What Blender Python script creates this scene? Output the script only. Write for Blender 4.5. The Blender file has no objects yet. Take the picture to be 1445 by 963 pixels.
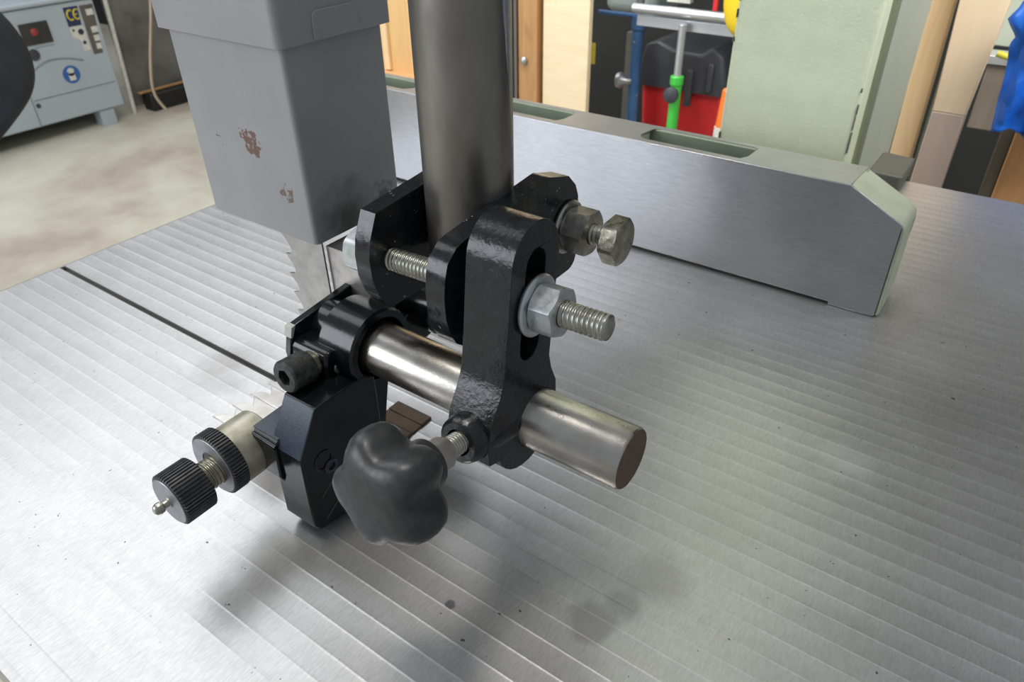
import bpy, bmesh, math, random
from mathutils import Vector, Matrix, Euler
from mathutils.geometry import tessellate_polygon
random.seed(7)
PI = math.pi
S = 0.001                      # everything below is written in millimetres; the saw table's top is z = 0
sc = bpy.context.scene
COL = sc.collection

# ---------------------------------------------------------------- camera
cam_d = bpy.data.cameras.new('camera'); cam = bpy.data.objects.new('camera', cam_d); COL.objects.link(cam)
sc.camera = cam
def cam_matrix(yaw, pitch, roll):
    f = Vector((math.cos(pitch)*math.sin(yaw), math.cos(pitch)*math.cos(yaw), -math.sin(pitch)))
    r = Vector((math.cos(yaw), -math.sin(yaw), 0)); d = f.cross(r)
    c, s = math.cos(roll), math.sin(roll)
    r2 = c*r + s*d; d2 = -s*r + c*d
    return Matrix((r2, -d2, -f)).transposed().to_4x4()
M = cam_matrix(-0.6284, 0.6042, 0.017); M.translation = (0, 0, 0.330)
cam.matrix_world = M
cam_d.sensor_width = 36; cam_d.lens = 36*1031/1445
cam_d.clip_start = 0.01; cam_d.clip_end = 60
cam_d.dof.use_dof = True; cam_d.dof.focus_distance = 0.36; cam_d.dof.aperture_fstop = 22

# ---------------------------------------------------------------- light
w = bpy.data.worlds.new('world'); sc.world = w; w.use_nodes = True
w.node_tree.nodes['Background'].inputs[0].default_value = (0.80, 0.86, 0.95, 1)
w.node_tree.nodes['Background'].inputs[1].default_value = 0.31
def area(name, loc, target, sx, sy, power, col=(1, 1, 1)):
    l = bpy.data.lights.new(name, 'AREA'); l.shape = 'RECTANGLE'; l.size = sx; l.size_y = sy
    l.energy = power; l.color = col
    o = bpy.data.objects.new(name, l); COL.objects.link(o); o.location = loc
    o.rotation_euler = (Vector(target)-Vector(loc)).to_track_quat('-Z', 'Y').to_euler()
    return o
area('roller_door_daylight', (-3.6, -3.9, 1.7), (0, 0.2, 0.1), 3.4, 2.8, 150, (0.88, 0.94, 1.0))
area('roof_skylight_daylight', (-4.7, 1.5, 4.5), (-0.5, 0.3, 0), 5.0, 3.8, 120, (0.96, 0.98, 1.0))
area('left_floor_fill', (-2.0, 0.5, 1.7), (-3.6, 1.3, 0.3), 1.6, 1.0, 30, (1.0, 0.99, 0.95))  # added fill for the left floor and cabinet, not a workshop lamp
area('timber_fill', (0.45, 0.95, 0.95), (-0.1, 1.8, 0.78), 0.9, 0.5, 28, (1.0, 0.98, 0.93))  # unseen fill, added to brighten the timbers at right
area('strip_light', (-0.55, 0.15, 2.5), (-0.3, 0.2, 0), 0.6, 0.5, 20, (1.0, 0.97, 0.92))
area('background_fill', (-1.3, 1.25, 1.3), (-1.1, 2.4, 0.9), 2.0, 0.6, 36, (1.0, 0.98, 0.94))  # added out-of-view fill facing the background, turned away from the table
vs = sc.view_settings
vs.view_transform = 'Standard'; vs.look = 'None'; vs.gamma = 1; vs.use_curve_mapping = False
vs.exposure = 0.18

# ---------------------------------------------------------------- materials
def new_mat(name):
    m = bpy.data.materials.new(name); m.use_nodes = True
    nt = m.node_tree; return m, nt, nt.nodes['Principled BSDF']
def N(nt, t, **k):
    n = nt.nodes.new(t)
    for a, b in k.items():
        if a in n.inputs: n.inputs[a].default_value = b
        else: setattr(n, a, b)
    return n
def ramp(nt, fac, stops):
    r = nt.nodes.new('ShaderNodeValToRGB'); nt.links.new(fac, r.inputs[0])
    e = r.color_ramp.elements
    while len(e) < len(stops): e.new(0.5)
    for i, (p, c) in enumerate(stops):
        e[i].position = p; e[i].color = (c[0], c[1], c[2], 1) if len(c) == 3 else c
    return r.outputs[0]
def coords(nt, scale=(1, 1, 1), kind='Object'):
    tc = nt.nodes.new('ShaderNodeTexCoord'); mp = nt.nodes.new('ShaderNodeMapping')
    mp.inputs['Scale'].default_value = scale
    nt.links.new(tc.outputs[kind], mp.inputs['Vector']); return mp.outputs[0]
def noise(nt, vec, scale, detail=4, rough=0.55, dist=0.0):
    n = N(nt, 'ShaderNodeTexNoise'); n.inputs['Scale'].default_value = scale; n.inputs['Detail'].default_value = detail
    n.inputs['Roughness'].default_value = rough; n.inputs['Distortion'].default_value = dist
    nt.links.new(vec, n.inputs['Vector']); return n.outputs['Fac']
def mixc(nt, fac, a, b, mode='MIX'):
    m = nt.nodes.new('ShaderNodeMix'); m.data_type = 'RGBA'; m.blend_type = mode
    for s, v in ((m.inputs[0], fac), (m.inputs[6], a), (m.inputs[7], b)):
        if hasattr(v, 'is_output') or isinstance(v, bpy.types.NodeSocket): nt.links.new(v, s)
        elif isinstance(v, (int, float)): s.default_value = v
        else: s.default_value = (v[0], v[1], v[2], 1)
    return m.outputs[2]
def bump(nt, bsdf, h, strength, dist=0.001, prev=None):
    b = nt.nodes.new('ShaderNodeBump'); b.inputs['Strength'].default_value = strength
    b.inputs['Distance'].default_value = dist
    nt.links.new(h, b.inputs['Height'])
    if prev is not None: nt.links.new(prev, b.inputs['Normal'])
    nt.links.new(b.outputs[0], bsdf.inputs['Normal']); return b.outputs[0]
def simple(name, c1, c2=None, metal=0.0, rough=0.5, scale=60, bscale=0, bstr=0.0, stretch=(1, 1, 1), lo=0.35, hi=0.65, rvar=0.0, coat=0.0, bdist=0.0005, spots=None):
    m, nt, b = new_mat(name)
    v = coords(nt, stretch)
    if c2 is None: c2 = tuple(x*0.8 for x in c1)
    f = noise(nt, v, scale)
    col = ramp(nt, f, [(lo, c1), (hi, c2)])
    if spots:                                  # (colour, noise scale, threshold)
        for sc_, s_, th in spots:
            g = noise(nt, v, s_, 5, 0.6)
            mk = ramp(nt, g, [(th, (0, 0, 0)), (th+0.03, (1, 1, 1))])
            col = mixc(nt, mk, col, sc_)
    nt.links.new(col, b.inputs['Base Color'])
    b.inputs['Metallic'].default_value = metal; b.inputs['Roughness'].default_value = rough
    b.inputs['Coat Weight'].default_value = coat; b.inputs['Coat Roughness'].default_value = 0.12
    if rvar:
        r = N(nt, 'ShaderNodeMapRange'); nt.links.new(noise(nt, v, scale*2.3), r.inputs[0])
        r.inputs[1].default_value = 0.3; r.inputs[2].default_value = 0.7
        r.inputs[3].default_value = max(0.03, rough-rvar); r.inputs[4].default_value = min(1, rough+rvar)
        nt.links.new(r.outputs[0], b.inputs['Roughness'])
    if bscale: bump(nt, b, noise(nt, v, bscale, 3), bstr, bdist)
    if name.startswith('black_enamel'): b.inputs['Specular IOR Level'].default_value = 0.5
    return m

MAT = {}
MAT['black'] = simple('black_enamel', (0.006, 0.0065, 0.008), (0.010, 0.011, 0.013), rough=0.17, scale=90, bscale=260, bstr=0.12, rvar=0.03,
                      spots=[((0.30, 0.26, 0.16), 900, 0.735)])
MAT['black_cast'] = simple('black_enamel_on_rough_casting', (0.009, 0.010, 0.012), (0.017, 0.018, 0.021), rough=0.24, scale=120, bscale=380, bstr=0.45, rvar=0.06, bdist=0.0006,
                           spots=[((0.30, 0.28, 0.22), 800, 0.745)])
MAT['black_worn'] = simple('black_enamel_worn', (0.016, 0.018, 0.022), (0.008, 0.009, 0.011), rough=0.2, scale=150, bscale=160, bstr=0.4, rvar=0.08,
                           spots=[((0.35, 0.35, 0.36), 210, 0.66)])
MAT['lit_grey_enamel'] = simple('skylit_enamel_face', (0.030, 0.040, 0.062), (0.045, 0.055, 0.078), rough=0.4, scale=400, bscale=900, bstr=0.2,  # black enamel with bluish light from above put into its colour
                            spots=[((0.5, 0.5, 0.5), 1300, 0.74)])
MAT['plastic'] = simple('black_plastic', (0.030, 0.030, 0.031), (0.045, 0.045, 0.046), rough=0.38, scale=200, bscale=500, bstr=0.12, rvar=0.06)
MAT['knurl'] = simple('blackened_steel', (0.075, 0.075, 0.078), (0.11, 0.11, 0.112), metal=0.7, rough=0.42, scale=200)
MAT['knurl_face'] = simple('machined_grey_steel', (0.46, 0.47, 0.49), (0.38, 0.39, 0.41), metal=0.85, rough=0.45, scale=260)
MAT['zinc'] = simple('zinc_plated_steel', (0.52, 0.51, 0.46), (0.36, 0.35, 0.29), metal=0.9, rough=0.32, scale=130, bscale=500, bstr=0.12, rvar=0.08)
MAT['zinc_white'] = simple('pale_zinc_plated_steel', (0.66, 0.69, 0.70), (0.52, 0.55, 0.56), metal=0.75, rough=0.34, scale=130, bscale=500, bstr=0.12, rvar=0.08)
MAT['nickel'] = simple('brownish_bolt_steel', (0.50, 0.47, 0.38), (0.30, 0.28, 0.22), metal=0.95, rough=0.3, scale=140, bscale=340, bstr=0.35, rvar=0.1)
MAT['brass'] = simple('dull_yellowed_steel', (0.38, 0.355, 0.27), (0.27, 0.25, 0.19), metal=0.85, rough=0.34, scale=180, bscale=600, bstr=0.1)
MAT['bar'] = simple('bright_ground_bar', (0.60, 0.57, 0.53), (0.42, 0.39, 0.35), metal=1.0, rough=0.29, scale=70, bscale=1100, bstr=0.1, rvar=0.03, stretch=(0.6, 1, 1),
                    spots=[((0.14, 0.12, 0.10), 620, 0.705), ((0.40, 0.25, 0.15), 160, 0.70)])
MAT['bar_end'] = simple('rusty_sawn_bar_end', (0.17, 0.105, 0.07), (0.12, 0.075, 0.05), metal=0.3, rough=0.6, scale=200, bscale=700, bstr=0.15)
MAT['post'] = simple('dark_steel_post', (0.32, 0.30, 0.275), (0.20, 0.19, 0.17), metal=0.85, rough=0.36, scale=28, bscale=600, bstr=0.1, rvar=0.09, stretch=(1, 1, 0.35),
                     spots=[((0.10, 0.085, 0.07), 260, 0.72)])
MAT['blade'] = simple('saw_blade_steel', (0.50, 0.48, 0.45), (0.38, 0.36, 0.335), metal=0.75, rough=0.42, scale=90, bscale=500, bstr=0.1, spots=[((0.2, 0.17, 0.15), 240, 0.72)])
MAT['strip'] = simple('bright_strip_steel', (0.66, 0.64, 0.60), (0.54, 0.52, 0.48), metal=0.8, rough=0.3, scale=90)
MAT['block'] = simple('stained_guide_block_steel', (0.52, 0.49, 0.45), (0.36, 0.34, 0.32), metal=0.7, rough=0.35, scale=90, spots=[((0.16, 0.15, 0.15), 200, 0.68)])
MAT['black_socket'] = simple('oily_socket_screw_steel', (0.10, 0.10, 0.10), (0.045, 0.045, 0.042), metal=0.6, rough=0.42, scale=300, bscale=700, bstr=0.3)
MAT['shoulder'] = simple('pale_yellowed_steel', (0.55, 0.52, 0.42), (0.36, 0.34, 0.26), metal=0.6, rough=0.4, scale=120, bscale=600, bstr=0.1)
MAT['hole'] = simple('shadowed_oily_bore', (0.012, 0.011, 0.010), rough=0.7)
MAT['green'] = simple('pale_green_paint', (0.60, 0.65, 0.48), (0.56, 0.61, 0.445), rough=0.45, scale=30, bscale=330, bstr=0.35, bdist=0.0012)
MAT['green_fence'] = simple('pale_green_fence_paint', (0.46, 0.50, 0.38), (0.40, 0.44, 0.33), rough=0.42, scale=60, bscale=500, bstr=0.1)
MAT['green_dark'] = simple('sage_green_paint', (0.25, 0.295, 0.215), (0.22, 0.26, 0.19), rough=0.5, scale=40, bscale=300, bstr=0.08)
MAT['recess'] = simple('grey_green_panel_paint', (0.34, 0.37, 0.30), (0.31, 0.34, 0.27), rough=0.5, scale=8)
MAT['groove'] = simple('olive_green_trim_paint', (0.17, 0.20, 0.10), (0.14, 0.165, 0.09), rough=0.5, scale=12)
MAT['chip'] = simple('chipped_paint', (0.10, 0.10, 0.085), rough=0.7, scale=60)
MAT['darkgrey'] = simple('dark_olive_steel', (0.085, 0.085, 0.065), (0.07, 0.07, 0.06), rough=0.45, scale=40)
MAT['machine'] = simple('pale_grey_blue_machine_paint', (0.40, 0.45, 0.49), (0.37, 0.42, 0.46), rough=0.45, scale=3)
MAT['machine_line'] = simple('grey_machine_seam', (0.22, 0.26, 0.30), rough=0.6)
MAT['label_blue'] = simple('navy_label_print', (0.03, 0.035, 0.10), rough=0.5)
MAT['sign_blue'] = simple('blue_sign_print', (0.03, 0.12, 0.36), (0.03, 0.11, 0.33), rough=0.5)
MAT['yellow'] = simple('yellow_print', (0.62, 0.52, 0.06), rough=0.5)
MAT['white'] = simple('off_white_print', (0.66, 0.65, 0.58), rough=0.6)
MAT['brown_label'] = simple('brown_label_print', (0.12, 0.105, 0.085), (0.09, 0.08, 0.07), rough=0.6, scale=20)
MAT['window'] = simple('dark_display_window', (0.03, 0.03, 0.028), (0.045, 0.045, 0.04), rough=0.3, scale=20)
MAT['red'] = simple('red_plastic', (0.60, 0.018, 0.022), (0.50, 0.015, 0.02), rough=0.45, scale=8)
MAT['dull_red'] = simple('dull_red_lens', (0.30, 0.045, 0.04), rough=0.5)
MAT['lid'] = simple('dark_grey_bin_plastic', (0.035, 0.038, 0.048), (0.05, 0.052, 0.062), rough=0.5, scale=8)
MAT['blue_pipe'] = simple('chipped_blue_paint', (0.035, 0.10, 0.25), (0.05, 0.13, 0.29), rough=0.4, scale=20, spots=[((0.35, 0.36, 0.38), 38, 0.66)])
MAT['silver'] = simple('galvanised_tube', (0.62, 0.64, 0.66), (0.5, 0.52, 0.55), metal=0.7, rough=0.3, scale=9)
MAT['lime'] = simple('lime_green_plastic', (0.06, 0.50, 0.06), (0.05, 0.45, 0.06), rough=0.4, scale=10)
MAT['orange'] = simple('orange_plastic', (0.85, 0.20, 0.03), rough=0.4, scale=10)
MAT['yellow_plastic'] = simple('yellow_plastic', (0.80, 0.58, 0.02), (0.76, 0.52, 0.02), rough=0.35, scale=4)
MAT['blue_cloth'] = simple('blue_plastic_sheet', (0.012, 0.13, 0.60), (0.01, 0.09, 0.45), rough=0.38, scale=16, bscale=30, bstr=0.6, bdist=0.004)
MAT['navy_cloth'] = simple('dark_navy_fabric', (0.012, 0.014, 0.022), (0.02, 0.024, 0.036), rough=0.85, scale=12, bscale=24, bstr=0.6, bdist=0.004)
MAT['dark_wall'] = simple('dark_workshop_wall', (0.017, 0.018, 0.016), (0.010, 0.010, 0.009), rough=0.85, scale=1.5)
MAT['grey_sheet'] = simple('mottled_grey_sheet', (0.17, 0.165, 0.15), (0.09, 0.088, 0.08), rough=0.6, scale=5, rvar=0.1, bscale=12, bstr=0.2, bdist=0.003)
MAT['black_rail'] = simple('black_painted_rail', (0.012, 0.012, 0.011), rough=0.6)
MAT['hose'] = simple('tan_hose_rubber', (0.24, 0.185, 0.13), (0.21, 0.16, 0.11), rough=0.5, scale=10)
MAT['teal_box'] = simple('grey_green_plastic', (0.26, 0.31, 0.29), (0.20, 0.24, 0.23), rough=0.5, scale=5)
MAT['cable_yellow'] = simple('yellow_cable_rubber', (0.50, 0.46, 0.03), rough=0.45)

def wood(name, c1, c2, grain=(14, 14, 1.1), scale=3.0, rough=0.6, knots=True):
    m, nt, b = new_mat(name)
    v = coords(nt, grain)
    f = noise(nt, v, scale, 5, 0.55, 1.4)
    col = ramp(nt, f, [(0.3, c1), (0.52, tuple((x+y)/2 for x, y in zip(c1, c2))), (0.7, c2)])
    if knots:
        k = noise(nt, coords(nt, (1, 1, 0.5)), 13, 1, 0.4)
        mk = ramp(nt, k, [(0.66, (0, 0, 0)), (0.74, (0.7, 0.7, 0.7))])
        col = mixc(nt, mk, col, tuple(x*0.45 for x in c2))
    nt.links.new(col, b.inputs['Base Color']); b.inputs['Roughness'].default_value = rough
    bump(nt, b, f, 0.12, 0.0008)
    return m
MAT['ply'] = wood('golden_plywood', (0.72, 0.47, 0.21), (0.60, 0.36, 0.14))
MAT['pine_orange'] = wood('orange_brown_pine', (0.50, 0.27, 0.11), (0.36, 0.18, 0.07))
MAT['pine_pale'] = wood('pale_pine_ply', (0.86, 0.72, 0.50), (0.80, 0.62, 0.39), grain=(1.6, 14, 14), scale=2.0)
MAT['pine'] = wood('yellow_pine_plank', (0.80, 0.60, 0.35), (0.70, 0.49, 0.26))
MAT['pine_pink'] = wood('pale_pink_pine_plank', (0.82, 0.65, 0.46), (0.76, 0.58, 0.40))
MAT['pine_old'] = wood('weathered_pine_foot', (0.58, 0.43, 0.35), (0.46, 0.38, 0.35))
MAT['pine_end'] = wood('orange_pine_board', (0.62, 0.33, 0.15), (0.50, 0.25, 0.10))
MAT['wood_grey'] = wood('grey_brown_timber', (0.16, 0.13, 0.10), (0.11, 0.09, 0.07))
MAT['insert'] = wood('oily_brown_wood', (0.17, 0.105, 0.06), (0.10, 0.06, 0.035), grain=(90, 14, 14), scale=8, knots=False)

# steel table: ground cast iron, cutter marks run across the ridges
def table_steel():
    m, nt, b = new_mat('ground_cast_iron_table')
    tc = nt.nodes.new('ShaderNodeTexCoord'); P = tc.outputs['Object']
    def mp(s, loc=(0, 0, 0)):
        n = nt.nodes.new('ShaderNodeMapping'); n.inputs['Scale'].default_value = s; n.inputs['Location'].default_value = loc
        nt.links.new(P, n.inputs['Vector']); return n.outputs[0]
    f1 = noise(nt, mp((1, 1, 1)), 9, 5, 0.6)
    f2 = noise(nt, mp((1.0, 0.18, 1)), 1100, 3, 0.7)
    f3 = noise(nt, mp((0.25, 1, 1)), 55, 4, 0.6)
    col = ramp(nt, f1, [(0.3, (0.47, 0.465, 0.46)), (0.7, (0.55, 0.545, 0.545))])
    col = mixc(nt, 0.35, col, ramp(nt, f2, [(0.35, (0.33, 0.325, 0.32)), (0.65, (0.66, 0.655, 0.65))]))
    col = mixc(nt, 0.25, col, ramp(nt, f3, [(0.3, (0.38, 0.37, 0.36)), (0.7, (0.60, 0.60, 0.60))]))
    def spot(x, y, r, soft, c, amt, warp=0.35):
        nonlocal col
        d = nt.nodes.new('ShaderNodeVectorMath'); d.operation = 'DISTANCE'
        ad = nt.nodes.new('ShaderNodeVectorMath'); ad.operation = 'ADD'
        wn = nt.nodes.new('ShaderNodeTexNoise'); wn.inputs['Scale'].default_value = 1.2/(r*S); wn.inputs['Detail'].default_value = 3
        nt.links.new(P, wn.inputs['Vector'])
        sb = nt.nodes.new('ShaderNodeVectorMath'); sb.operation = 'MULTIPLY_ADD'
        nt.links.new(wn.outputs['Color'], sb.inputs[0]); k = r*S*warp*2
        sb.inputs[1].default_value = (k, k, 0); sb.inputs[2].default_value = (-k/2, -k/2, 0)
        nt.links.new(P, ad.inputs[0]); nt.links.new(sb.outputs[0], ad.inputs[1])
        nt.links.new(ad.outputs[0], d.inputs[0]); d.inputs[1].default_value = (x*S-TX, y*S-TY, 0.045)
        g = N(nt, 'ShaderNodeMapRange'); nt.links.new(d.outputs['Value'], g.inputs[0])
        g.inputs[1].default_value = r*S; g.inputs[2].default_value = r*S*(1-soft); g.inputs[3].default_value = 0; g.inputs[4].default_value = amt
        col = mixc(nt, g.outputs[0], col, c)
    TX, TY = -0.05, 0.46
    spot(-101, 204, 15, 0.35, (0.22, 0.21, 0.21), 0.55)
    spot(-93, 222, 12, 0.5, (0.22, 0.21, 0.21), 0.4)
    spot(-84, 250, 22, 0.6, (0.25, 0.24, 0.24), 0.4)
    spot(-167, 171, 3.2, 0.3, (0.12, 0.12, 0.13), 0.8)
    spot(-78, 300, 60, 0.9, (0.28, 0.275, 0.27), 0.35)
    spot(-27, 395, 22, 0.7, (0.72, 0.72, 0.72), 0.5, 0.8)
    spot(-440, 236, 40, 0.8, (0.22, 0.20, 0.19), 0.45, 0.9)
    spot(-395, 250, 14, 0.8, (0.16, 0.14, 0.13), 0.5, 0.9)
    mk = noise(nt, mp((1, 1, 1)), 260, 2, 0.5)
    col = mixc(nt, ramp(nt, mk, [(0.745, (0, 0, 0)), (0.77, (1, 1, 1))]), col, (0.14, 0.12, 0.11))
    nt.links.new(col, b.inputs['Base Color'])
    b.inputs['Metallic'].default_value = 0.8
    r = N(nt, 'ShaderNodeMapRange'); nt.links.new(f1, r.inputs[0]); r.inputs[1].default_value = 0.3; r.inputs[2].default_value = 0.7
    r.inputs[3].default_value = 0.31; r.inputs[4].default_value = 0.36
    nt.links.new(r.outputs[0], b.inputs['Roughness'])
    bump(nt, b, f2, 0.10, 0.0003)
    return m
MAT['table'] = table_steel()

def fence_steel():
    m, nt, b = new_mat('ground_steel_fence_face')
    v = coords(nt, (0.12, 1, 1)); f2 = noise(nt, v, 700, 3, 0.7); f1 = noise(nt, coords(nt), 7, 4, 0.6)
    f4 = noise(nt, coords(nt, (1, 1, 1)), 14, 3, 0.5)
    col = ramp(nt, f1, [(0.3, (0.40, 0.40, 0.42)), (0.7, (0.47, 0.47, 0.49))])
    col = mixc(nt, 0.25, col, ramp(nt, f2, [(0.35, (0.30, 0.30, 0.31)), (0.65, (0.55, 0.55, 0.57))]))
    nt.links.new(col, b.inputs['Base Color']); b.inputs['Metallic'].default_value = 0.92
    r = N(nt, 'ShaderNodeMapRange'); nt.links.new(f4, r.inputs[0]); r.inputs[1].default_value = 0.3; r.inputs[2].default_value = 0.7
    r.inputs[3].default_value = 0.26; r.inputs[4].default_value = 0.38; nt.links.new(r.outputs[0], b.inputs['Roughness'])
    bump(nt, b, f2, 0.08, 0.0003); return m
MAT['fence'] = fence_steel()
MAT['fence_top'] = simple('milled_grey_steel_top', (0.47, 0.465, 0.45), (0.42, 0.415, 0.40), metal=0.75, rough=0.42, scale=40, bscale=700, bstr=0.1)

def guard_paint():
    m, nt, b = new_mat('grey_guard_paint')
    tc = nt.nodes.new('ShaderNodeTexCoord'); P = tc.outputs['Object']
    v = coords(nt)
    col = ramp(nt, noise(nt, v, 30), [(0.35, (0.40, 0.40, 0.40)), (0.65, (0.37, 0.37, 0.372))])
    # scratches down the side
    sc1 = noise(nt, coords(nt, (1, 1, 0.02)), 260, 2, 0.5)
    sx_ = nt.nodes.new('ShaderNodeSeparateXYZ'); nt.links.new(P, sx_.inputs[0])
    gt = nt.nodes.new('ShaderNodeMath'); gt.operation = 'GREATER_THAN'; nt.links.new(sx_.outputs[0], gt.inputs[0]); gt.inputs[1].default_value = 0.0475
    mu_ = nt.nodes.new('ShaderNodeMath'); mu_.operation = 'MULTIPLY'; nt.links.new(gt.outputs[0], mu_.inputs[0])
    nt.links.new(ramp(nt, sc1, [(0.64, (0, 0, 0)), (0.72, (0.3, 0.3, 0.3))]), mu_.inputs[1])
    col = mixc(nt, mu_.outputs[0], col, (0.40, 0.41, 0.40))
    def patch(x, y, z, r, c, amt, sc_, th, soft=0.6, wd=0.04):
        nonlocal col
        d = nt.nodes.new('ShaderNodeVectorMath'); d.operation = 'DISTANCE'; nt.links.new(P, d.inputs[0])
        d.inputs[1].default_value = (x*S-GX, y*S-GY, z*S-GZ)
        g = N(nt, 'ShaderNodeMapRange'); nt.links.new(d.outputs['Value'], g.inputs[0])
        g.inputs[1].default_value = r*S; g.inputs[2].default_value = r*S*(1-soft); g.inputs[3].default_value = 0; g.inputs[4].default_value = 1
        n = noise(nt, v, sc_, 4, 0.6)
        mu = nt.nodes.new('ShaderNodeMath'); mu.operation = 'MULTIPLY'; nt.links.new(g.outputs[0], mu.inputs[0]); nt.links.new(n, mu.inputs[1])
        mk = ramp(nt, mu.outputs[0], [(th, (0, 0, 0)), (th+wd, (amt, amt, amt))])
        col = mixc(nt, mk, col, c)
    GX, GY, GZ = -0.360, 0.275, 0.138
    patch(-352, 240, 190, 14, (0.17, 0.075, 0.05), 0.9, 300, 0.42)
    patch(-330, 240, 166, 12, (0.17, 0.085, 0.05), 0.85, 330, 0.45)
    patch(-358, 240, 195, 9, (0.20, 0.09, 0.06), 1, 420, 0.48)
    patch(-383, 240, 187, 8, (0.20, 0.10, 0.07), 1, 400, 0.56)
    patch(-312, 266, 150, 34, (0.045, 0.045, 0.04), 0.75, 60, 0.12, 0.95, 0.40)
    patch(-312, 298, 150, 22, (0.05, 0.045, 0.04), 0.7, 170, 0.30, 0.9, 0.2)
    patch(-312, 292, 172, 30, (0.36, 0.36, 0.34), 0.4, 40, 0.2, 0.9, 0.3)
    nt.links.new(col, b.inputs['Base Color']); b.inputs['Roughness'].default_value = 0.42
    bump(nt, b, noise(nt, v, 500, 2), 0.08, 0.0005)
    return m
MAT['guard'] = guard_paint()

def floor_mat():
    m, nt, b = new_mat('worn_concrete')
    v = coords(nt)
    a = noise(nt, v, 0.9, 6, 0.6, 0.6); c = noise(nt, v, 3.5, 5, 0.6)
    col = ramp(nt, a, [(0.40, (0.37, 0.29, 0.23)), (0.52, (0.55, 0.52, 0.42)), (0.62, (0.62, 0.60, 0.50))])
    col = mixc(nt, 0.3, col, ramp(nt, c, [(0.35, (0.30, 0.27, 0.22)), (0.65, (0.52, 0.51, 0.44))]))
    nt.links.new(col, b.inputs['Base Color']); b.inputs['Roughness'].default_value = 0.6
    return m
MAT['floor'] = floor_mat()

# ---------------------------------------------------------------- mesh helpers (mm)
def BM(): return bmesh.new()
def _fb(bm, o, v, f):
    vs_ = [bm.verts.new(p) for p in v]
    for q in f:
        try: bm.faces.new([vs_[i] for i in q])
        except ValueError: pass
    return vs_
def box(bm, x0, x1, y0, y1, z0, z1):
    v = [(x, y, z) for x in (x0, x1) for y in (y0, y1) for z in (z0, z1)]
    f = [(0, 1, 3, 2), (4, 6, 7, 5), (0, 4, 5, 1), (2, 3, 7, 6), (0, 2, 6, 4), (1, 5, 7, 3)]
    _fb(bm, None, v, f)
def frame(d):
    d = Vector(d).normalized()
    up = Vector((0, 0, 1)) if abs(d.z) < 0.9 else Vector((0, 1, 0))
    a = up.cross(d).normalized(); b = d.cross(a).normalized()
    return d, a, b
def loft(bm, rings, cap0=True, cap1=True, closed=True):
    R = [[bm.verts.new(p) for p in r] for r in rings]
    n = len(R[0])
    for i in range(len(R)-1):
        for j in range(n if closed else n-1):
            k = (j+1) % n
            bm.faces.new((R[i][j], R[i][k], R[i+1][k], R[i+1][j]))
    if cap0: bm.faces.new(list(reversed(R[0])))
    if cap1: bm.faces.new(R[-1])
def lathe(bm, o, d, prof, seg=40, cap0=True, cap1=True):
    """prof: list of (distance along d, radius)"""
    d, a, b = frame(d); o = Vector(o)
    loft(bm, [[o+d*t+(a*math.cos(2*PI*j/seg)+b*math.sin(2*PI*j/seg))*max(r, 0.01) for j in range(seg)] for t, r in prof], cap0, cap1)
def cyl(bm, o, d, h, r, seg=40, ch=0.0):
    if ch: lathe(bm, o, d, [(0, r-ch), (ch, r), (h-ch, r), (h, r-ch)], seg)
    else: lathe(bm, o, d, [(0, r), (h, r)], seg)
def tube_ring(bm, o, d, h, ro, ri, seg=40, ch=0.4):
    d_, a, b = frame(d); o = Vector(o)
    prof = [(0, ri), (0, ro-ch), (ch, ro), (h-ch, ro), (h, ro-ch), (h, ri), (0, ri)]
    loft(bm, [[o+d_*t+(a*math.cos(2*PI*j/seg)+b*math.sin(2*PI*j/seg))*r for j in range(seg)] for t, r in prof], False, False)
def thread(bm, o, d, L, r, pitch=1.75, depth=0.9, seg=28, sub=6):
    """one-start screw thread whose mesh rows follow the helix, over a plain core"""
    d_, a, b = frame(d); o = Vector(o)
    pr = [0.0, 0.25, 0.9, 1.0, 0.9, 0.25][:sub]
    turns = int(L/pitch)+1; n = turns*seg+1; V = []
    for m in range(n):
        th = 2*PI*m/seg; u = a*math.cos(th)+b*math.sin(th); row = []
        for q in range(sub):
            sgl = pitch*(m/seg-0.5)+pitch*q/sub
            sc_ = min(max(sgl, 0.05), L-0.05)
            rr = r-depth*(1-pr[q]); e = min(sc_, L-sc_)
            rr = min(rr, r-depth+e*1.1)
            row.append(bm.verts.new(o+d_*sc_+u*rr))
        V.append(row)
    for m in range(n-1):
        for q in range(sub-1): bm.faces.new((V[m][q], V[m+1][q], V[m+1][q+1], V[m][q+1]))
        if m+seg+1 < n: bm.faces.new((V[m][sub-1], V[m+1][sub-1], V[m+seg+1][0], V[m+seg][0]))
    lathe(bm, o, d, [(0, r-depth-0.5), (0.4, r-depth+0.05), (L-0.4, r-depth+0.05), (L, r-depth-0.5)], seg)
def hexprism(bm, o, d, h, af, rot=0.0, c0=True, c1=True, seg=48, bore=None):
    d_, a, b = frame(d); o = Vector(o); R = af/2
    def rr(th):
        k = (th-rot) % (PI/3); return R/math.cos(k-PI/6)
    rings = []
    cosr = lambda r: [o+(a*math.cos(2*PI*j/seg)+b*math.sin(2*PI*j/seg))*r for j in range(seg)]
    if bore: rings.append([p for p in cosr(bore)])
    if c0: rings.append([p for p in cosr(R*0.985)])
    r0 = []; r1 = []
    for j in range(seg):
        th = 2*PI*j/seg; q = rr(th); v = a*math.cos(th)+b*math.sin(th); cut = (q-R)*0.6
        r0.append(o+v*q+d_*(cut if c0 else 0)); r1.append(o+v*q+d_*(h-(cut if c1 else 0)))
    rings += [r0, r1]
    if c1: rings.append([p+d_*h for p in cosr(R*0.985)])
    if bore: rings.append([p+d_*h for p in cosr(bore)]); rings.append([p for p in cosr(bore)])
    loft(bm, rings, not bore, not bore)
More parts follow.
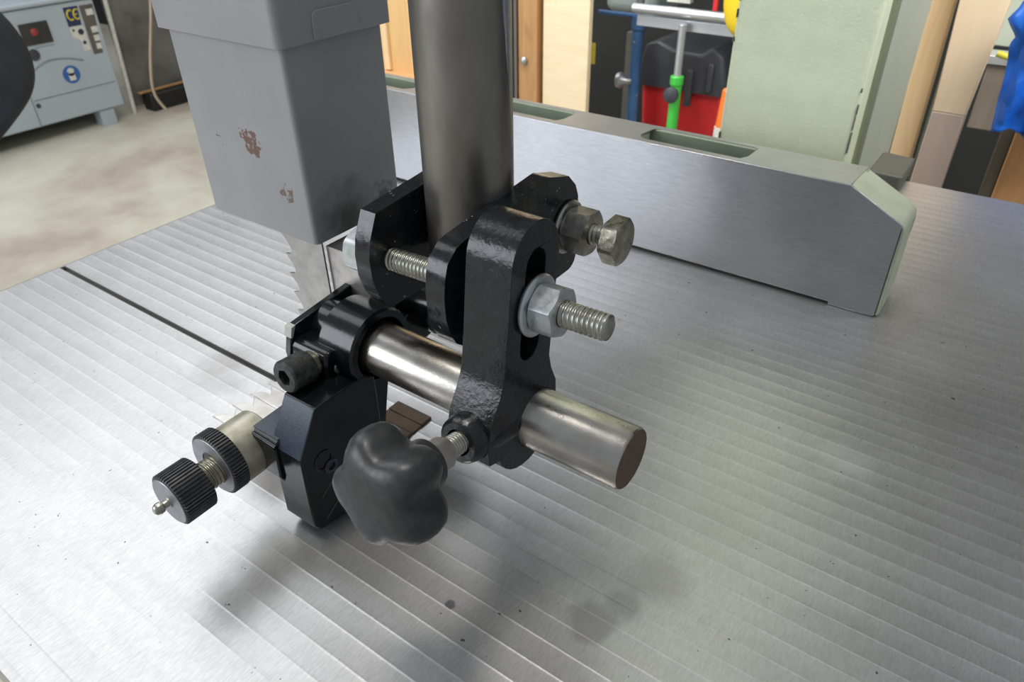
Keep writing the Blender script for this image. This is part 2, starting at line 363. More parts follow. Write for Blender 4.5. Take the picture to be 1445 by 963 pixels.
def knurled(bm, o, d, h, r, teeth=56, depth=0.7, ch=0.8):
    d_, a, b = frame(d); o = Vector(o); seg = teeth*4; rings = []
    def ring(t, rad, amp):
        return [o+d_*t+(a*math.cos(2*PI*j/seg)+b*math.sin(2*PI*j/seg))*(rad-(amp if j % 4 in (0, 1) else 0)) for j in range(seg)]
    loft(bm, [ring(0, r-ch-0.6, 0), ring(ch, r-0.1, depth), ring(h-ch, r-0.1, depth), ring(h, r-ch-0.6, 0)])
def prism(bm, pts, ax, a0, a1, holes=()):
    """outline pts in the plane normal to axis ax, extruded a0..a1; holes are outlines too"""
    def P(p, t):
        return {'x': (t, p[0], p[1]), 'y': (p[0], t, p[1]), 'z': (p[0], p[1], t)}[ax]
    loops = [list(pts)]+[list(h) for h in holes]
    tri = tessellate_polygon([[Vector((p[0], p[1], 0)) for p in l] for l in loops])
    flat = [p for l in loops for p in l]
    A = [bm.verts.new(P(p, a0)) for p in flat]; B = [bm.verts.new(P(p, a1)) for p in flat]
    for t in tri:
        try: bm.faces.new([A[i] for i in t]); bm.faces.new([B[i] for i in reversed(t)])
        except ValueError: pass
    k = 0
    for l in loops:
        n = len(l)
        for i in range(n):
            j = (i+1) % n; bm.faces.new((A[k+i], A[k+j], B[k+j], B[k+i]))
        k += n
    bmesh.ops.recalc_face_normals(bm, faces=bm.faces[:])
def circ(cx, cy, r, n=28, a0=0, a1=2*PI):
    return [(cx+r*math.cos(a0+(a1-a0)*i/n), cy+r*math.sin(a0+(a1-a0)*i/n)) for i in range(n)]
def arc(cx, cy, r, d0, d1, n=8):
    return [(cx+r*math.cos(math.radians(d0+(d1-d0)*i/n)), cy+r*math.sin(math.radians(d0+(d1-d0)*i/n))) for i in range(n+1)]
def pipe(bm, pts, r, seg=12):
    pts = [Vector(p) for p in pts]; rings = []
    prev = None
    for i, p in enumerate(pts):
        d = (pts[min(i+1, len(pts)-1)]-pts[max(i-1, 0)]).normalized()
        if prev is None: _, a, b = frame(d)
        else:
            a = (prev-d*prev.dot(d)).normalized(); b = d.cross(a)
        prev = a
        rr = r[i] if isinstance(r, (list, tuple)) else r
        rings.append([p+(a*math.cos(2*PI*j/seg)+b*math.sin(2*PI*j/seg))*rr for j in range(seg)])
    loft(bm, rings)
def smooth_pts(pts, n=6):
    P = [Vector(p) for p in pts]; out = []
    for i in range(len(P)-1):
        p0, p1, p2, p3 = P[max(i-1, 0)], P[i], P[i+1], P[min(i+2, len(P)-1)]
        for k in range(n):
            t = k/n
            out.append(0.5*((2*p1)+(-p0+p2)*t+(2*p0-5*p1+4*p2-p3)*t*t+(-p0+3*p1-3*p2+p3)*t**3))
    out.append(P[-1]); return out
def xf(bm, mat): bmesh.ops.transform(bm, matrix=mat, verts=bm.verts[:])

def root_loc(o):
    while o.parent: o = o.parent
    return o.location
def obj(name, bm, m, parent=None, label=None, bevel=0.0, smooth=35, bseg=2, kind=None, recalc=True):
    if recalc: bmesh.ops.recalc_face_normals(bm, faces=bm.faces[:])
    me = bpy.data.meshes.new(name)
    bmesh.ops.scale(bm, vec=(S, S, S), verts=bm.verts[:])
    if parent: org = Vector(root_loc(parent))
    else:
        xs = [v.co for v in bm.verts]
        org = Vector(((min(v.x for v in xs)+max(v.x for v in xs))/2, (min(v.y for v in xs)+max(v.y for v in xs))/2, min(v.z for v in xs)))
    bmesh.ops.translate(bm, vec=-org, verts=bm.verts[:])
    bm.to_mesh(me); bm.free()
    o = bpy.data.objects.new(name, me); COL.objects.link(o)
    if parent: o.parent = parent
    else: o.location = org
    for mm in (m if isinstance(m, (list, tuple)) else [m]): me.materials.append(MAT[mm])
    if smooth:
        for p in me.polygons: p.use_smooth = True
        me.set_sharp_from_angle(angle=math.radians(smooth))
    if bevel:
        b = o.modifiers.new('bevel', 'BEVEL'); b.width = bevel*S; b.segments = bseg; b.limit_method = 'ANGLE'
        b.angle_limit = math.radians(38); b.harden_normals = False
    if label: o['label'] = label
    if kind: o['kind'] = kind
    return o
def thing(name, label, cat, loc, group=None):
    o = bpy.data.objects.new(name, None); COL.objects.link(o); o.location = Vector(loc)*S
    o.empty_display_size = 0.02
    o['label'] = label; o['category'] = cat
    if group: o['group'] = group
    return o
def tag(o, label, cat, group=None):
    o['label'] = label; o['category'] = cat
    if group: o['group'] = group
    return o
def text(name, s, size, mw, m, parent, depth=0.05):
    c = bpy.data.curves.new(name, 'FONT'); c.body = s; c.size = size; c.extrude = depth; c.align_x = 'CENTER'; c.align_y = 'CENTER'
    t = bpy.data.objects.new(name, c); COL.objects.link(t)
    dg = bpy.context.evaluated_depsgraph_get(); me = bpy.data.meshes.new_from_object(t.evaluated_get(dg))
    bm = BM(); bm.from_mesh(me); COL.objects.unlink(t); bpy.data.objects.remove(t)
    xf(bm, mw); return obj(name, bm, m, parent, smooth=0)
def basis(o, xa, ya):
    xa = Vector(xa).normalized(); ya = Vector(ya).normalized(); za = xa.cross(ya)
    mm = Matrix((xa, ya, za)).transposed().to_4x4(); mm.translation = Vector(o); return mm

# ================================================================ SETTING
bm = BM(); box(bm, -9000, 3500, -5000, 6500, -960, -900)
o = obj('floor', bm, 'floor', kind='structure', smooth=0)
bm = BM(); box(bm, -9000, 3500, 3300, 3380, -900, 3200)
obj('wall_back', bm, 'dark_wall', kind='structure', smooth=0)
bm = BM(); box(bm, -9080, -9000, -5000, 3300, -900, 3200)
obj('wall_left', bm, 'dark_wall', kind='structure', smooth=0)

# ================================================================ SAW TABLE
X0, X1, Y0, Y1 = -706, 620, 17, 903
table = thing('saw_table', 'grey ribbed cast iron bandsaw table carrying the fence and guides', 'table', (-50, 460, -45))
pitch, phase = 13.4, 74.9
def prof_z(y):
    t = ((y-phase)/pitch) % 1.0
    return -0.13*math.sin(PI*t)**0.6 - 0.05*t
ys = []
k0 = int((Y0-phase)/pitch)-2
y = phase+k0*pitch
rnd = random.Random(3)
while y < Y1+20:
    for f in (0, 0.03, 0.09, 0.2, 0.4, 0.6, 0.8, 0.91, 0.97):
        yy = y+f*pitch
        if Y0 <= yy <= Y1: ys.append(yy)
    y += pitch
ys = [Y0]+[q for q in ys if q > Y0+0.2 and q < Y1-0.2]+[Y1]
def strip(bm, xa, xb, ylo, yhi, zb=-45):
    yy = [ylo]+[q for q in ys if ylo < q < yhi]+[yhi]
    rings = []
    top = [(q, prof_z(q)) for q in yy]
    out = [(yy[0], zb)]+top+[(yy[-1], zb)]
    prism_pts = out
    A = [bm.verts.new((xa, p[0], p[1])) for p in out]; B = [bm.verts.new((xb, p[0], p[1])) for p in out]
    n = len(out)
    for i in range(n):
        j = (i+1) % n; bm.faces.new((A[i], A[j], B[j], B[i]))
    bm.faces.new(A); bm.faces.new(list(reversed(B)))
bm = BM()
strip(bm, X0, -318, Y0, 244.6)
strip(bm, X0, -318, 249.4, Y1)
strip(bm, -318, X1, Y0, Y1)
obj('table_top', bm, 'table', table, smooth=50)
bm = BM(); box(bm, X0+1, -318, 244.6, 249.4, -44, -4)
obj('slot_floor', bm, 'chip', table, smooth=0)
bm = BM()
prism(bm, [(X0-3.5, -0.9), (X0, -0.5), (X0, -45), (X0-3.5, -45)], 'y', Y0, Y1)
obj('edge_chamfer', bm, 'fence_top', table, smooth=0, label='dull bevelled edge of the table')
bm = BM(); box(bm, X0+60, X1-60, Y0+60, Y1-60, -130, -45)
obj('apron', bm, 'green_dark', table, bevel=3)
bm = BM(); box(bm, -330, 250, 330, 760, -900, -130)
obj('pedestal', bm, 'green', table, bevel=6)

# oily wooden throat insert beside the blade
bm = BM()
for i in range(4): box(bm, -303, -272, 238+i*10.2, 247.8+i*10.2, 0.0, 1.4+0.5*(i % 2))
tag(obj('throat_insert', bm, 'insert', bevel=0.4), 'oily brown ribbed wooden throat insert under the guide body', 'insert')

# ================================================================ FENCE
fence = thing('rip_fence', 'long ground steel rip fence with pocketed top and pale green end', 'fence', (-380, 605, 0))
YF, YB, ZT = 581.8, 628, 105.7
bm = BM()
prism(bm, [(-900, 3), (-92, 3), (-92, 0.2), (-57, 0.2), (-54.9, 2), (-54.9, 82.2), (-57, 84), (-97.8, ZT), (-900, ZT)], 'y', YF, YF+9)
obj('face_plate', bm, 'fence', fence, bevel=0.7)
bm = BM()
prism(bm, [(-900, 4), (-60, 4), (-53, 6), (-52.5, 40), (-51.7, 74), (-54, 80), (-96, ZT-0.6), (-900, ZT-0.6)], 'y', YB-9, YB)
box(bm, -900, -70, YF+9, YB-9, 6, 62)
box(bm, -184, -96, YF+9, YB-9, 62, ZT-0.6)
box(bm, -366, -286, YF+9, YB-9, 62, ZT-0.6)
box(bm, -560, -520, YF+9, YB-9, 62, ZT-0.6)
prism(bm, [(-96, 20), (-53.6, 20), (-53.0, 79.0), (-57, 84), (-96.5, ZT-0.7)], 'y', YF+8.8, YB-8.8)
obj('casting', bm, 'green_dark', fence, bevel=0.8, label='sage green casting with deep pockets')
bm = BM()
ends = [(-97.5, ZT-0.2), (-56, 83.6), (-51.5, 77), (-50.8, 72), (-50.8, 4), (-54.5, 0.4), (-54.5, 80.5), (-58, 83.1), (-98.5, ZT-0.9)]
prism(bm, [(-97.6, ZT+0.1), (-57, 84.6), (-53.2, 81), (-52, 76), (-52, 3), (-54.6, 1), (-54.6, 79), (-57.5, 82), (-97.6, ZT-2)], 'y', YF+1.2, YB-0.3)
obj('painted_end', bm, 'green_fence', fence, bevel=1.6, bseg=3, label='pale green painted chamfer and end')
# machined lands on the top with four pockets between
pockets = [(-286, -184.5), (-519, -367), (-900, -561)]
hol = []
for a, b_ in pockets:
    y0, y1 = YF+7.5, YB-6
    hol.append([(a+9, y0), (b_-5, y0), (b_-1, y0+8), (b_, y1-3), (b_-5, y1), (a+10, y1), (a+3, y1-4), (a, y0+9), (a+3, y0+3)] if a > -899 else [(a+2, y0), (b_-8, y0), (b_, y0+10), (b_-2, y1), (a+2, y1)])
bm = BM()
prism(bm, [(-900, YF+0.4), (-98, YF+0.4), (-96, YB-0.4), (-900, YB-0.4)], 'z', ZT-0.6, ZT+0.15, hol)
obj('machined_top', bm, 'fence_top', fence, smooth=0)

# ================================================================ BLADE GUARD
guard = thing('blade_guard', 'tall grey sheet steel blade guard with rust spots left of the post', 'guard', (-360, 275, 138))
GL, GR, GF, GB, GZ0, GZ1 = -408, -312, 240.3, 311.5, 138, 640
def rrect(x0, x1, y0, y1, r, n=5):
    return arc(x1-r, y1-r, r, 0, 90, n)+arc(x0+r, y1-r, r, 90, 180, n)+arc(x0+r, y0+r, r, 180, 270, n)+arc(x1-r, y0+r, r, 270, 360, n)
bm = BM()
prism(bm, rrect(GL, GR, GF, GB, 3.2), 'z', GZ0, GZ1, [list(reversed(rrect(GL+2.2, GR-2.2, GF+2.2, GB-2.2, 1.6)))])
obj('inner_sleeve', bm, 'guard', guard, smooth=30)
bm = BM()
prism(bm, rrect(GL-4, GR+4.5, GF-4.5, GB+4.5, 5), 'z', 246.5, GZ1, [list(reversed(rrect(GL-0.3, GR+0.3, GF-0.3, GB+0.3, 3.3)))])
sl = obj('outer_sleeve', bm, 'guard', guard, smooth=30)
bm = BM(); 
prism(bm, [(258, 246.9), (258, 258.5), (260.5, 261), (286.5, 261), (289, 258.5), (289, 246.9)], 'x', GR+4.2, GR+5.7)
obj('pressed_panel', bm, 'guard', sl, bevel=0.6)

# ================================================================ BLADE
def teeth_blade(bm, L, wdt, thick, pitch_t=13.8, gul=6.5):
    """blade along +v, teeth on the u=0 side; returns prism outline (u,v)"""
    pts = []
    v = 0.0
    while v < L:
        pts += [(0.0, v), (gul*0.75, v+1.2), (gul, v+3.6), (gul*0.85, v+pitch_t*0.55)]
        v += pitch_t
    pts = [p for p in pts if p[1] <= L]
    return pts+[(gul*0.8, L), (wdt, L), (wdt, 0)]
bm = BM()
pts = teeth_blade(bm, 330, 36, 1.2)
prism(bm, [(-351+u, -60+v) for u, v in pts], 'y', 245.9, 247.1)
tag(obj('bandsaw_blade', bm, 'blade', smooth=0), 'upright grey toothed bandsaw blade running down out of the guard', 'blade')
# short stepped toothed steel strip ahead of the guide body
ts = thing('toothed_strip', 'short thin toothed steel strip between knurled collar and cap screw', 'strip', (-345, 205, 26))
for i in range(4):
    y0 = 177.5+i*14.2
    bm = BM()
    prism(bm, [(-366.5+0.6*i, y0), (-361.5+0.6*i, y0+7), (-355+0.6*i, y0+7.6), (-362+0.6*i, y0+14.0), (-322, y0+14.0), (-322, y0+0.2)], 'z', 26.6+0.1*i, 27.9+0.1*i)
    xf(bm, Matrix.Translation((0, y0, 27.9)) @ Matrix.Rotation(math.radians(-4.5), 4, 'X') @ Matrix.Translation((0, -y0, -27.9)))
    obj('tooth_segment', bm, 'strip', ts, bevel=0.3)
bm = BM(); prism(bm, [(-314.6, 90), (-281, 90), (-281, 128), (-283, 134), (-314.6, 134)], 'y', 248.5, 292)
tag(obj('guide_block', bm, 'block', bevel=0.4), 'stained steel guide block behind the blade under the guard', 'block')

# ================================================================ POST
bm = BM()
lathe(bm, (-216, 263.5, 153), (0, 0, 1), [(0, 20.8), (1.4, 22.2), (560, 22.2)], 72)
post = tag(obj('guide_post', bm, 'post'), 'thick dark round steel guide post standing between two black arms', 'post')
bm = BM()   # milled flat high on the post
th = math.radians(10)
pp = []
for zz, wd in ((245, 0.4), (254, 3), (270, 6), (300, 9), (420, 12), (600, 12)):
    c = Vector((-216+22.0*math.cos(th), 263.5+22.0*math.sin(th), zz)); t = Vector((-math.sin(th), math.cos(th), 0))
    n = Vector((math.cos(th), math.sin(th), 0))
    pp.append([c-t*wd/2+n*0.0, c-t*wd/2*0.6+n*0.42, c+t*wd/2*0.6+n*0.42, c+t*wd/2])
loft(bm, pp)
obj('milled_flat', bm, 'knurl_face', post, smooth=0, label='paler pointed flat milled in the post')

# ================================================================ YOKE (two black arms)
yoke = thing('clamp_yoke', 'black cast yoke of two arms gripping the round post', 'bracket', (-217, 265, 133))
def arm_outline():
    return [(208.5, 179), (206, 172), (204.6, 163), (204.9, 152), (207, 143), (211, 136), (217, 131)]+[(300, 130)]+arc(309, 138, 8, -90, 0, 5)+[(318, 160), (317, 172), (314, 179), (307, 186)]+arc(289, 183, 8, 62, 95, 3)+[(221, 185.5), (215, 184)]
bm = BM(); prism(bm, arm_outline(), 'x', -196, -185)
obj('arm', bm, 'black_worn', yoke, bevel=1.3)
bm = BM(); prism(bm, [(220.5, 184.5), (214.5, 172), (212.6, 163), (212.9, 152), (216, 141), (221, 133.5), (225, 131)]+[(p[0]+7, p[1]) for p in arm_outline()[7:-2]], 'x', -248.5, -238.5)
obj('arm', bm, 'black_worn', yoke, bevel=1.3)
bm = BM()
for (xa, xb) in ((-239, -195),):
    box(bm, xa, xb, 285.5, 296, 134, 150)
obj('cross_web', bm, 'black', yoke, bevel=1)

# ================================================================ BOLTS
tilt = math.radians(2.0)
def along(o, d, t): return Vector(o)+Vector(d).normalized()*t
d1 = Vector((1, 0, math.tan(tilt)))
o1 = Vector((-258, 228, 156.3))
lb = thing('long_bolt', 'long zinc threaded bolt through both arms and the slotted link', 'bolt', (-190, 228, 159))
bm = BM(); thread(bm, along(o1, d1, 2), d1, 140.5, 6.1, 2.4, 0.75)
obj('threaded_rod', bm, 'zinc', lb, smooth=60)
bm = BM(); hexprism(bm, along(o1, d1, -4.5), d1, 13.8, 22.5, rot=0.35, c1=False)
obj('head', bm, 'zinc_white', lb, smooth=25)
bm = BM(); tube_ring(bm, along(o1, d1, 105.4), d1, 2.6, 14.6, 6.3, 56, 0.9)
obj('washer', bm, 'zinc_white', lb)
bm = BM(); hexprism(bm, along(o1, d1, 108.2), d1, 12, 21, rot=0.62, bore=6.2)
obj('nut', bm, 'zinc_white', lb, smooth=25)

d2 = Vector((1, 0, 0)); o2 = Vector((-258, 306, 158))
sb = thing('short_bolt', 'zinc hex head bolt with collar nut on the far end of the arm', 'bolt', (-200, 306, 158))
bm = BM(); thread(bm, o2+Vector((2, 0, 0)), d2, 97, 5.6, 2.4, 0.75)
obj('threaded_rod', bm, 'zinc', sb, smooth=60)
bm = BM(); tube_ring(bm, (-185, 306, 158), d2, 2.4, 14.6, 5.9, 56, 0.8)
obj('washer', bm, 'zinc', sb)
bm = BM(); hexprism(bm, (-182.4, 306, 158), d2, 13.5, 22.5, rot=0.95, bore=5.8)
obj('nut', bm, 'zinc', sb, smooth=25)
bm = BM(); hexprism(bm, (-159, 306, 158), d2, 8.6, 23, rot=0.05, c0=False)
hd = obj('head', bm, 'nickel', sb, smooth=25)
text('stamped_marks', '8.8', 4.6, basis((-150.85, 308.0, 153.4), (0, 0.6, 0.8), (0, -0.8, 0.6)), 'black_socket', hd, 0.08)
text('stamped_marks', 'OZSM', 3.9, basis((-150.85, 304.4, 162.0), (0, 0.75, 0.66), (0, -0.66, 0.75)), 'black_socket', hd, 0.08)
bm = BM(); hexprism(bm, (-257.5, 306, 158), d2, 8, 20, rot=0.1)
obj('nut', bm, 'zinc', sb, smooth=25)

# ================================================================ BAR
bm = BM(); lathe(bm, (-300, 229.9, 93.6), (1, 0, 0), [(0, 15.3), (198.5, 15.5), (199.6, 14.9)], 72)
bar = tag(obj('guide_bar', bm, 'bar'), 'bright round steel bar reaching out over the table', 'bar')
bm = BM(); lathe(bm, (-100.6, 229.9, 93.6), (1, 0, 0), [(0, 14.9), (0.5, 14.6), (0.7, 1)], 72)
obj('end_face', bm, 'bar_end', bar, label='rusty brown sawn end face')

# ================================================================ SLOTTED LINK
link = thing('slotted_link', 'upright black cast link with long slot clamped on the round bar', 'bracket', (-165, 226, 70))
def lk(u, v):       # u across (y), v up from the bar centre, leaning back 8 degrees
    a = math.radians(7.5); return (218.2+u*math.cos(a)+v*math.sin(a), 95+v*math.cos(a)-u*math.sin(a))
out = []
for t in range(0, 181, 12): out.append((18.2*math.cos(math.radians(t)), 87+18.2*math.sin(math.radians(t))))
out += [(-18.2, 50), (-18.6, 34), (-20.5, 27), (-26.5, 14), (-28, 2), (-26, -8)]
for t in range(205, 349, 12): out.append((4.5+25*math.cos(math.radians(t)), 1+25*math.sin(math.radians(t))))
out += [(29, 6), (27.5, 15), (21.5, 25), (18.6, 33), (18.2, 60)]
sl_ = []
for t in range(0, 181, 15): sl_.append((7.6*math.cos(math.radians(t)), 85+7.6*math.sin(math.radians(t))))
for t in range(180, 361, 15): sl_.append((7.6*math.cos(math.radians(t)), 46+7.6*math.sin(math.radians(t))))
bore = [(229.9+15.6*math.cos(t), 93.6+15.6*math.sin(t)) for t in [2*PI*i/40 for i in range(40)]]
bm = BM(); prism(bm, [lk(*p) for p in out], 'x', -177.3, -153, [[lk(*p) for p in reversed(sl_)], list(reversed(bore))])
obj('link_body', bm, 'black_cast', link, bevel=1.5)
sx = Vector((-165.5, 229.9, 95.5)); sd = Vector((0, -1, 0.19)).normalized()
bm = BM(); lathe(bm, sx+sd*17, sd, [(0, 13.5), (16, 13), (23, 12.2), (27.5, 11.2), (29, 9.6), (29, 6.6), (18, 6.2)], 44, True, False)
obj('screw_boss', bm, 'black_cast', link)
bm = BM(); tube_ring(bm, (-190, 228, 158.6), (1, 0, 0), 13, 11.5, 6.2, 40, 0.5)
obj('spacer', bm, 'black', link)

# ================================================================ STAR KNOB
knob = thing('star_knob', 'black plastic five lobed star knob screwed into the slotted link', 'knob', (-165.5, 150, 95))
bm = BM(); thread(bm, sx+sd*17, sd, 41, 5.4, 1.6, 0.7)
obj('stud', bm, 'zinc', knob, smooth=60)
bm = BM(); hexprism(bm, sx+sd*55, sd, 12, 13.6, rot=0.3)
obj('hex_shank', bm, 'block', knob, smooth=25, label='pale grey hexagonal shank')
bm = BM(); lathe(bm, sx+sd*65.5, sd, [(0, 9.5), (1.5, 11.4), (8, 11.9), (13, 13), (18, 17)], 48)
obj('hub', bm, 'plastic', knob)
bm = BM()
dd, aa, bb = frame(sd)
ph0 = math.radians(48)
rings = []
prof = [(0, 0.55), (0.6, 0.75), (2, 0.88), (5, 0.96), (10, 1.0), (16, 1.0), (20, 0.97), (23, 0.90), (25.2, 0.79), (26.6, 0.6), (27.4, 0.35), (27.7, 0.02)]
for t, k in prof:
    r_ = []
    for j in range(80):
        th = 2*PI*j/80; c5 = math.cos(5*(th-ph0))
        rad = 23.6+3.4*(c5 if c5 > 0 else c5*1.15)*(1 if t < 12 else k**3)
        if k < 0.6: rad = 23.6+3.4*c5*(k**3 if t > 12 else k/0.6)
        r_.append(sx+sd*(77+t)+(aa*math.cos(th)+bb*math.sin(th))*rad*k)
    rings.append(r_)
loft(bm, rings)
obj('star_grip', bm, 'plastic', knob, smooth=80)

# ================================================================ GUIDE BODY
body = thing('bar_bracket', 'black cast blade guide body holding the round bar near the table', 'guide', (-280, 215, 2))
BX, BY = (229.9, 93.6)
bm = BM()
lathe(bm, (-299, BX, BY), (1, 0, 0), [(0, 15.6), (0, 17), (13, 17.5), (14.5, 19), (15.2, 23.2), (16, 24), (40, 23.8), (41.4, 22.6), (41.4, 18.8), (37, 17.2), (34, 15.6), (2, 15.6)], 64, True, False)
obj('bar_boss', bm, 'black', body)
bm = BM()
prism(bm, [(202.5, 107.5), (251, 113), (300, 116), (300, 60), (215, 60), (200, 70), (198.2, 92)], 'x', -303, -298)
obj('back_plate', bm, 'black', body, bevel=0.8)
bm = BM(); prism(bm, [(202.0, 107.7), (205.0, 108.1), (203, 103.5), (201.6, 101), (200.2, 101.4)], 'x', -303.4, -297.6)
obj('chipped_corner', bm, 'white', body, label='pale chipped corner of the plate', bevel=0.3)
# clamp ear with its screw end
bm = BM(); prism(bm, [(200.0, 97.5), (203, 100.5), (216, 100), (221, 88), (214, 79), (206, 77.5), (200, 83), (199, 92)], 'x', -299, -271)
ear = obj('clamp_ear', bm, 'black', body, bevel=2.2, bseg=4)
bm = BM(); cyl(bm, (-271.5, 209.0, 88.0), (1, 0, 0), 1.0, 4.0, 28, 0.4)
obj('screw_end', bm, 'block', ear, label='dull round screw end in the ear')
# sloping leg
leg = [(177.5, 85.5), (162, 60), (160.9, 10), (165, 4), (176, 2.2), (214, 2.2), (220.5, 8), (221, 80), (214, 84), (196, 85)]
bm = BM(); prism(bm, leg, 'x', -281, -257)
lg = obj('leg_plate', bm, ['black', 'lit_grey_enamel'], body, bevel=0.9)
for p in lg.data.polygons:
    if p.normal.y < -0.3 and p.normal.z > 0.2: p.material_index = 1  # upward-sloping face takes the lit tone, the rest stays black
bm = BM()
prism(bm, [(221, 12), (221, 80), (262, 92), (300, 92), (300, 72), (244, 62), (232, 12)], 'x', -298, -270)
obj('rear_block', bm, 'black', body, bevel=1.2)
bm = BM()
lathe(bm, (-298, 283, 93), (1, 0, 0), [(0, 17), (42, 16.5), (43, 15.6), (43, 9), (38, 8.5)], 44, True, False)
obj('rear_boss', bm, 'black', body)
bm = BM(); tube_ring(bm, (-257.2, 176, 50), (1, 0, 0), 0.8, 6.6, 5.2, 36, 0.3)
obj('cast_ring', bm, 'black', body)
bm = BM(); tube_ring(bm, (-257.2, 180, 43), (1, 0, 0), 1.2, 4.6, 2.6, 30, 0.3)
obj('cast_ring', bm, 'lit_grey_enamel', body)
for (ya, za, yb_, zb_) in ((170, 26, 186, 38), (170, 9, 190, 22)):
    bm = BM(); pipe(bm, [(-257, ya, za), (-257, yb_, zb_)], 0.55, 8)
    obj('cast_rib', bm, 'lit_grey_enamel', body)
# screw carrier block ahead of the leg
bm = BM()
prism(bm, [(160, 62), (163.5, 64), (213, 66), (213, 20), (162, 34), (159, 40)], 'x', -297, -275)
cb = obj('screw_carrier', bm, 'black', body, bevel=0.9)
bm = BM(); prism(bm, [(163.4, 63.9), (213, 65.9), (213, 66.6), (163.4, 64.6)], 'x', -296.3, -276)
obj('top_face', bm, 'lit_grey_enamel', cb, smooth=0)  # carrier top, its catch of light painted as a paler skin
bm = BM(); pipe(bm, [(-297, 161, 62), (-275, 161, 61.2)], 1.5, 12)
obj('front_lip', bm, 'black_worn', cb)

# socket cap screw
cap = thing('socket_cap_screw', 'dark oily socket head cap screw beside the clamp ear', 'screw', (-284, 190, 80))
cd = Vector((0, -1, 0.09)).normalized(); co = Vector((-280, 202, 93))
bm = BM(); thread(bm, co, cd, 8, 6.2, 1.5, 0.6)
obj('shank', bm, 'brass', cap, smooth=60)
bm = BM(); cyl(bm, co+cd*3, cd, 5, 7.4, 36, 0.8)
obj('washer', bm, 'brass', cap)
bm = BM()
hx = lambda r, t: [co+cd*t+(frame(cd)[1]*math.cos(2*PI*j/36)+frame(cd)[2]*math.sin(2*PI*j/36))*r for j in range(36)]
def hxr(af, t):
    o_ = []
    for j in range(36):
        th = 2*PI*j/36; k = (th-0.3) % (PI/3); r = af/2/math.cos(k-PI/6)
        o_.append(co+cd*t+(frame(cd)[1]*math.cos(th)+frame(cd)[2]*math.sin(th))*r)
    return o_
loft(bm, [hx(8.6, 7), hx(9.4, 8), hx(9.4, 22), hx(8.5, 23.2), hxr(8.6, 23.2), hxr(8.0, 16)], True, True)
obj('head', bm, 'black_socket', cap, smooth=30)

# ================================================================ KNURLED ADJUSTING SCREW
ks = thing('knurled_adjusting_screw', 'knurled guide adjusting screw with lock collar, lowest at left', 'screw', (-300, 140, 35))
AX, AZ = -300.5, 49.5
bm = BM(); knurled(bm, (AX, 128, AZ), (0, -1, 0), 18, 15.4, 48, 1.0)
kn = obj('knurled_head', bm, 'knurl', ks, smooth=20)
bm = BM(); lathe(bm, (AX, 109.8, AZ), (0, -1, 0), [(0, 13.5), (0.4, 13.2), (0.5, 2)], 48)
obj('head_face', bm, 'knurl_face', kn, label='bright machined end face')
bm = BM(); lathe(bm, (AX, 110, AZ), (0, -1, 0), [(0, 3.4), (1.2, 3.2), (1.4, 2.2), (3.6, 2.0), (4.6, 3.1), (6.5, 3.3), (8.2, 2.6), (9, 1.4)], 28)
obj('nipple', bm, 'zinc', ks)
bm = BM(); thread(bm, (AX, 150, AZ), (0, -1, 0), 23, 8.6, 2.2, 0.7, 40)
obj('threaded_neck', bm, 'brass', ks, smooth=60)
bm = BM(); knurled(bm, (AX-2, 148, AZ+1.5), (0, -1, 0), 9.5, 19, 60, 1.0)
kc = obj('lock_collar', bm, 'knurl', ks, smooth=20)
bm = BM(); tube_ring(bm, (AX-2, 138.6, AZ+1.5), (0, -1, 0), 0.5, 17.2, 8.6, 48, 0.15)
obj('collar_face', bm, 'knurl_face', kc, label='paler machined collar face')
bm = BM(); cyl(bm, (AX-3, 171, AZ-1), (0, -1, 0), 24, 17.5, 52, 1.2)
obj('shoulder', bm, 'shoulder', ks, label='yellowed steel shoulder')

# ================================================================ GREEN COLUMN BEHIND THE TABLE
colm = thing('machine_column', 'pale green painted bandsaw column behind the fence', 'column', (-250, 1100, -900))
bm = BM(); prism(bm, [(-335, 941), (-331, 935), (-174, 935), (-170, 939), (-170, 972), (-335, 972)], 'z', -900, 1500)
obj('front_panel', bm, 'green', colm, bevel=2)
bm = BM(); box(bm, -335, -177, 972, 1033, -900, 1500)
obj('trim_joint', bm, 'groove', colm, smooth=0, label='olive green joint')
bm = BM(); box(bm, -335, -170, 1033, 1262, -900, 1500)
obj('rear_panel', bm, 'recess', colm, bevel=1.5)
for (x_, z_, w_, h_) in ((-333, 0, 2.2, 9), (-172, 60, 1.4, 12), (-172, 44, 1.0, 18), (-171.8, 20, 1.2, 26), (-172.5, 82, 1.5, 5), (-334, 120, 1.2, 6), (-334, 150, 1, 10), (-333, 168, 1, 8)):
    bm = BM(); box(bm, x_-w_/2, x_+w_/2, 934.4, 942, z_-h_/2, z_+h_/2)
    obj('paint_chip', bm, 'chip', colm, bevel=0.5)

# dark block at the back edge of the table
bm = BM(); prism(bm, [(-132, 864), (-132, 931), (-129, 935), (-96, 931), (-95, 866), (-97, 861)], 'z', 0.2, 18)
tag(obj('rail_end_block', bm, 'darkgrey', bevel=2), 'dark olive steel block at the back of the table behind the fence end', 'block')

